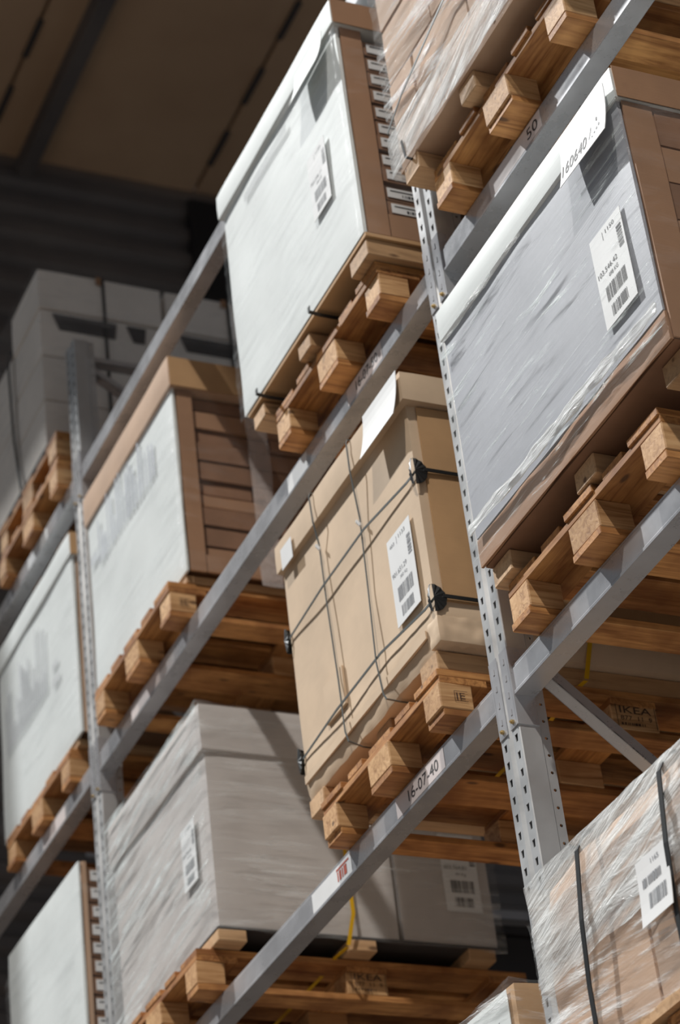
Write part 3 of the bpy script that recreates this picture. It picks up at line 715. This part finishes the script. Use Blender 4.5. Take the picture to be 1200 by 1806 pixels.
# --- carton at the bottom edge, middle bay, level 30
X0, X1, Y0, Y1 = -1.00, -.150, .0, 1.05
L = load('papered_carton', X0, Y0, zb3, 'brown carton with a white papered front at the bottom edge', 'box', 'loads stored on pallets')
W_, D_ = X1-X0, Y1-Y0; H_ = -.475-zb3
link('carton_body', softbox(0, W_, .0, D_, .002, H_-.004, .04, .004, 6, 120, .01), BEIGESIDE, L)
link('front_paper', softbox(.02, W_-.030, -.006, -.001, .01, H_-.012, .04, .003, 6, 121, .004), WHITE, L)
link('stretch_film', sleeve(-.008, W_+.006, -.012, D_, .02, H_-.002, .03, .006, 51), FILM_C, L)
p = Print((W_-.22, -.0135, H_-.14), (1, 0, 0), (0, 0, 1)); p.text('0861', .06, .03, .09, .022); p.obj('edge_print', GINK, L)

# --- far left bay
def white_front(X0, X1, Y0, zbase, H, label, seed, cartons, filmm=FILM_D, lid=True):
    L = load('white_fronted_box', X0, Y0, zbase, label, 'box', 'loads stored on pallets'); W_, D_ = X1-X0, 1.1
    for k, xx in enumerate((.12, W_/2-.045, W_-.15)): runner(L, xx, .09, .005, D_, 0, .026, PLY, seed+k)
    link('back_board', softbox(.004, W_-.10, .012, D_, .028, H-.01, .2, .002, 3, 21, .006), BROWN, L)
    link('front_board', softbox(0, W_-.004, -.004, .010, .028, H-.01, .05, .005, 3, seed, .006), WHITE, L)
    link('corner_board', softbox(W_-.013, W_, .012, .030 if cartons else .060, .028, H-.015, .1, .002, 4, seed, .003), CARTON, L)
    if cartons: stacked_side(L, W_, .032, 1.0, .03, H-.03, cartons, DKBROWN, True, seed)
    if lid:
        link('lid', softbox(-.01, W_+.012, -.018, D_+.01, H-.11, H, .05, .004, 4, seed+1, .01), WHITE, L)
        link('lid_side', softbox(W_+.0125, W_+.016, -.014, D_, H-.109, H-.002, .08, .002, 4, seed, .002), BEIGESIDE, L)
    link('stretch_film', sleeve(-.006, W_+.010, -.013, D_+.004, .02, H-.11, .035, .007, seed, (filmm, FILM_S)), None, L)
    return L, W_
L, W_ = white_front(-4.14, -3.14, .0, PB(50)+PT, .945, 'tall white box with vertical streaks at the far left edge', 200, 0)
p = Print((.1, -.0125, .25), (1, 0, 0), (0, 0, 1)); r = random.Random(12)
for k in range(20): h = r.uniform(.10, .4); p.quad(k*.028, .15, k*.028+.010, .15+h)
p.bars(.62, .12, .08, .04, 20, False, 2); p.bars(.62, .20, .07, .03, 20, False, 3)
p.obj('edge_print', flat('pale_print_b', (.46, .47, .50), .6), L)
white_front(-4.16, -3.27, .0, PB(40)+PT, .955, 'white box with a strip of small labelled cartons down its side, lower left corner', 240, 12, FILM_D, False)

zb6 = PB(60)+2*.1475
X0, Y0 = -4.05, -.025
L = load('dusty_carton_stack', X0, Y0, zb6, 'dusty white cartons with hand holes and dark straps, top left', 'box', 'loads stored on pallets')
W_ = -3.31-X0
def tray(x0, x1, y0, y1, z0, z1, sd, holes=True):
    """carton whose +X side has two long hand holes just under the lid"""
    link('carton', softbox(x0, x1, y0, y1, z0, z1, .10, .003, 4, sd, .01), DIRTY, L)
    if holes:
        for a, b_ in ((.10, .62), (.70, .86)):
            yy0, yy1 = y0+(y1-y0)*a, y0+(y1-y0)*b_
            bm = bmesh.new(); vs = [bm.verts.new(q) for q in ((x1+.0015, yy0, z1-.02), (x1+.0015, yy1, z1-.02), (x1+.0015, yy1-.01, z1-.105), (x1+.0015, yy0+.03, z1-.105))]; f = bm.faces.new(vs)
            bmesh.ops.extrude_face_region(bm, geom=[f]);
            for v in vs: v.co.x += .004
            bmesh.ops.recalc_face_normals(bm, faces=bm.faces); link('hand_hole', tomesh(bm), DARK, L)
link('base_board', softbox(0, W_, 0, 1.14, .001, .020, .3, .001, 2, 2, .002), DARK, L)
for i, (y0, y1) in enumerate(((.0, .575), (.60, 1.14))):
    tray(.36, W_, y0, y1, .021, .26, 300+i, False); tray(.36, W_, y0, y1, .262, .50, 305+i, False); tray(.36, W_, y0, y1, .502, .755, 310+i, True)
    link('lid', softbox(.355, W_+.008, y0-.004, y1+.004, .757, .975, .10, .003, 4, 320+i, .01), DIRTY, L)
    for a, b_ in ((.021, .40), (.402, .78)): link('carton', softbox(0, .352, y0, y1, a, b_, .1, .003, 4, 330+i, .01), DIRTY, L)
    y = y0+.30
    s = link('dark_strap', ribbon([(.4, y, .980), (W_+.010, y, .980), (W_+.013, y, .95), (W_+.010, y, .02)], .014, .002, (0, 1, 0)), BLACK, L)
    link('strap_clip', softbox(W_+.014, W_+.022, y-.035, y-.009, .93, .975, .05, .001, 3, 1, .003), BROWN, L)
link('front_strap', ribbon([(.352, .5, .80), (.345, -.01, .80), (.35, -.022, .70), (.37, -.018, .3), (.42, -.012, .004)], .022, .003, (1, 0, 0)), BLACK, L)
link('stretch_film', sleeve(-.01, W_+.012, -.014, 1.15, .01, .97, .04, .008, 61), FILM_E, L)

# --- dim loads of the rear row
def rear(x, w, lv, h, label, mat, sd):
    z = PB(lv); pallet(x+.08, RY-.02, z, label.replace('dark box of the rear row', 'dim rear-row pallet').replace('grey box of the rear row', 'dim rear-row pallet'))
    L = load('rear_row_box', x, RY-.0, z+PT, label[0].upper()*0+label, 'box', 'loads in the rear rack row')
    link('carton_body', softbox(0, w, .0, 1.12, .001, h-.11, .15, .004, 3, sd, .01), mat, L)
    link('lid', softbox(-.008, w+.008, -.008, 1.128, h-.108, h, .15, .003, 3, sd+1, .01), mat, L)
rear(-1.06, .93, 40, .90, 'dark box of the rear row behind the beige strapped box', DKBROWN, 400)
rear(-1.06, .93, 50, .95, 'dark box of the rear row behind the tall white box', DKBROWN, 404)
rear(.22, .93, 40, .80, 'dark box of the rear row behind the lilac-grey crate', DKBROWN, 408)
rear(.22, .93, 50, .90, 'dark box of the rear row behind the top right carton stack', DKBROWN, 412)
rear(-2.95, .9, 50, .90, 'dark box of the rear row behind the white and brown box', DKBROWN, 416)
rear(-4.15, .95, 40, .85, 'grey box of the rear row seen past the corner of the grey-white box', DARK, 420)
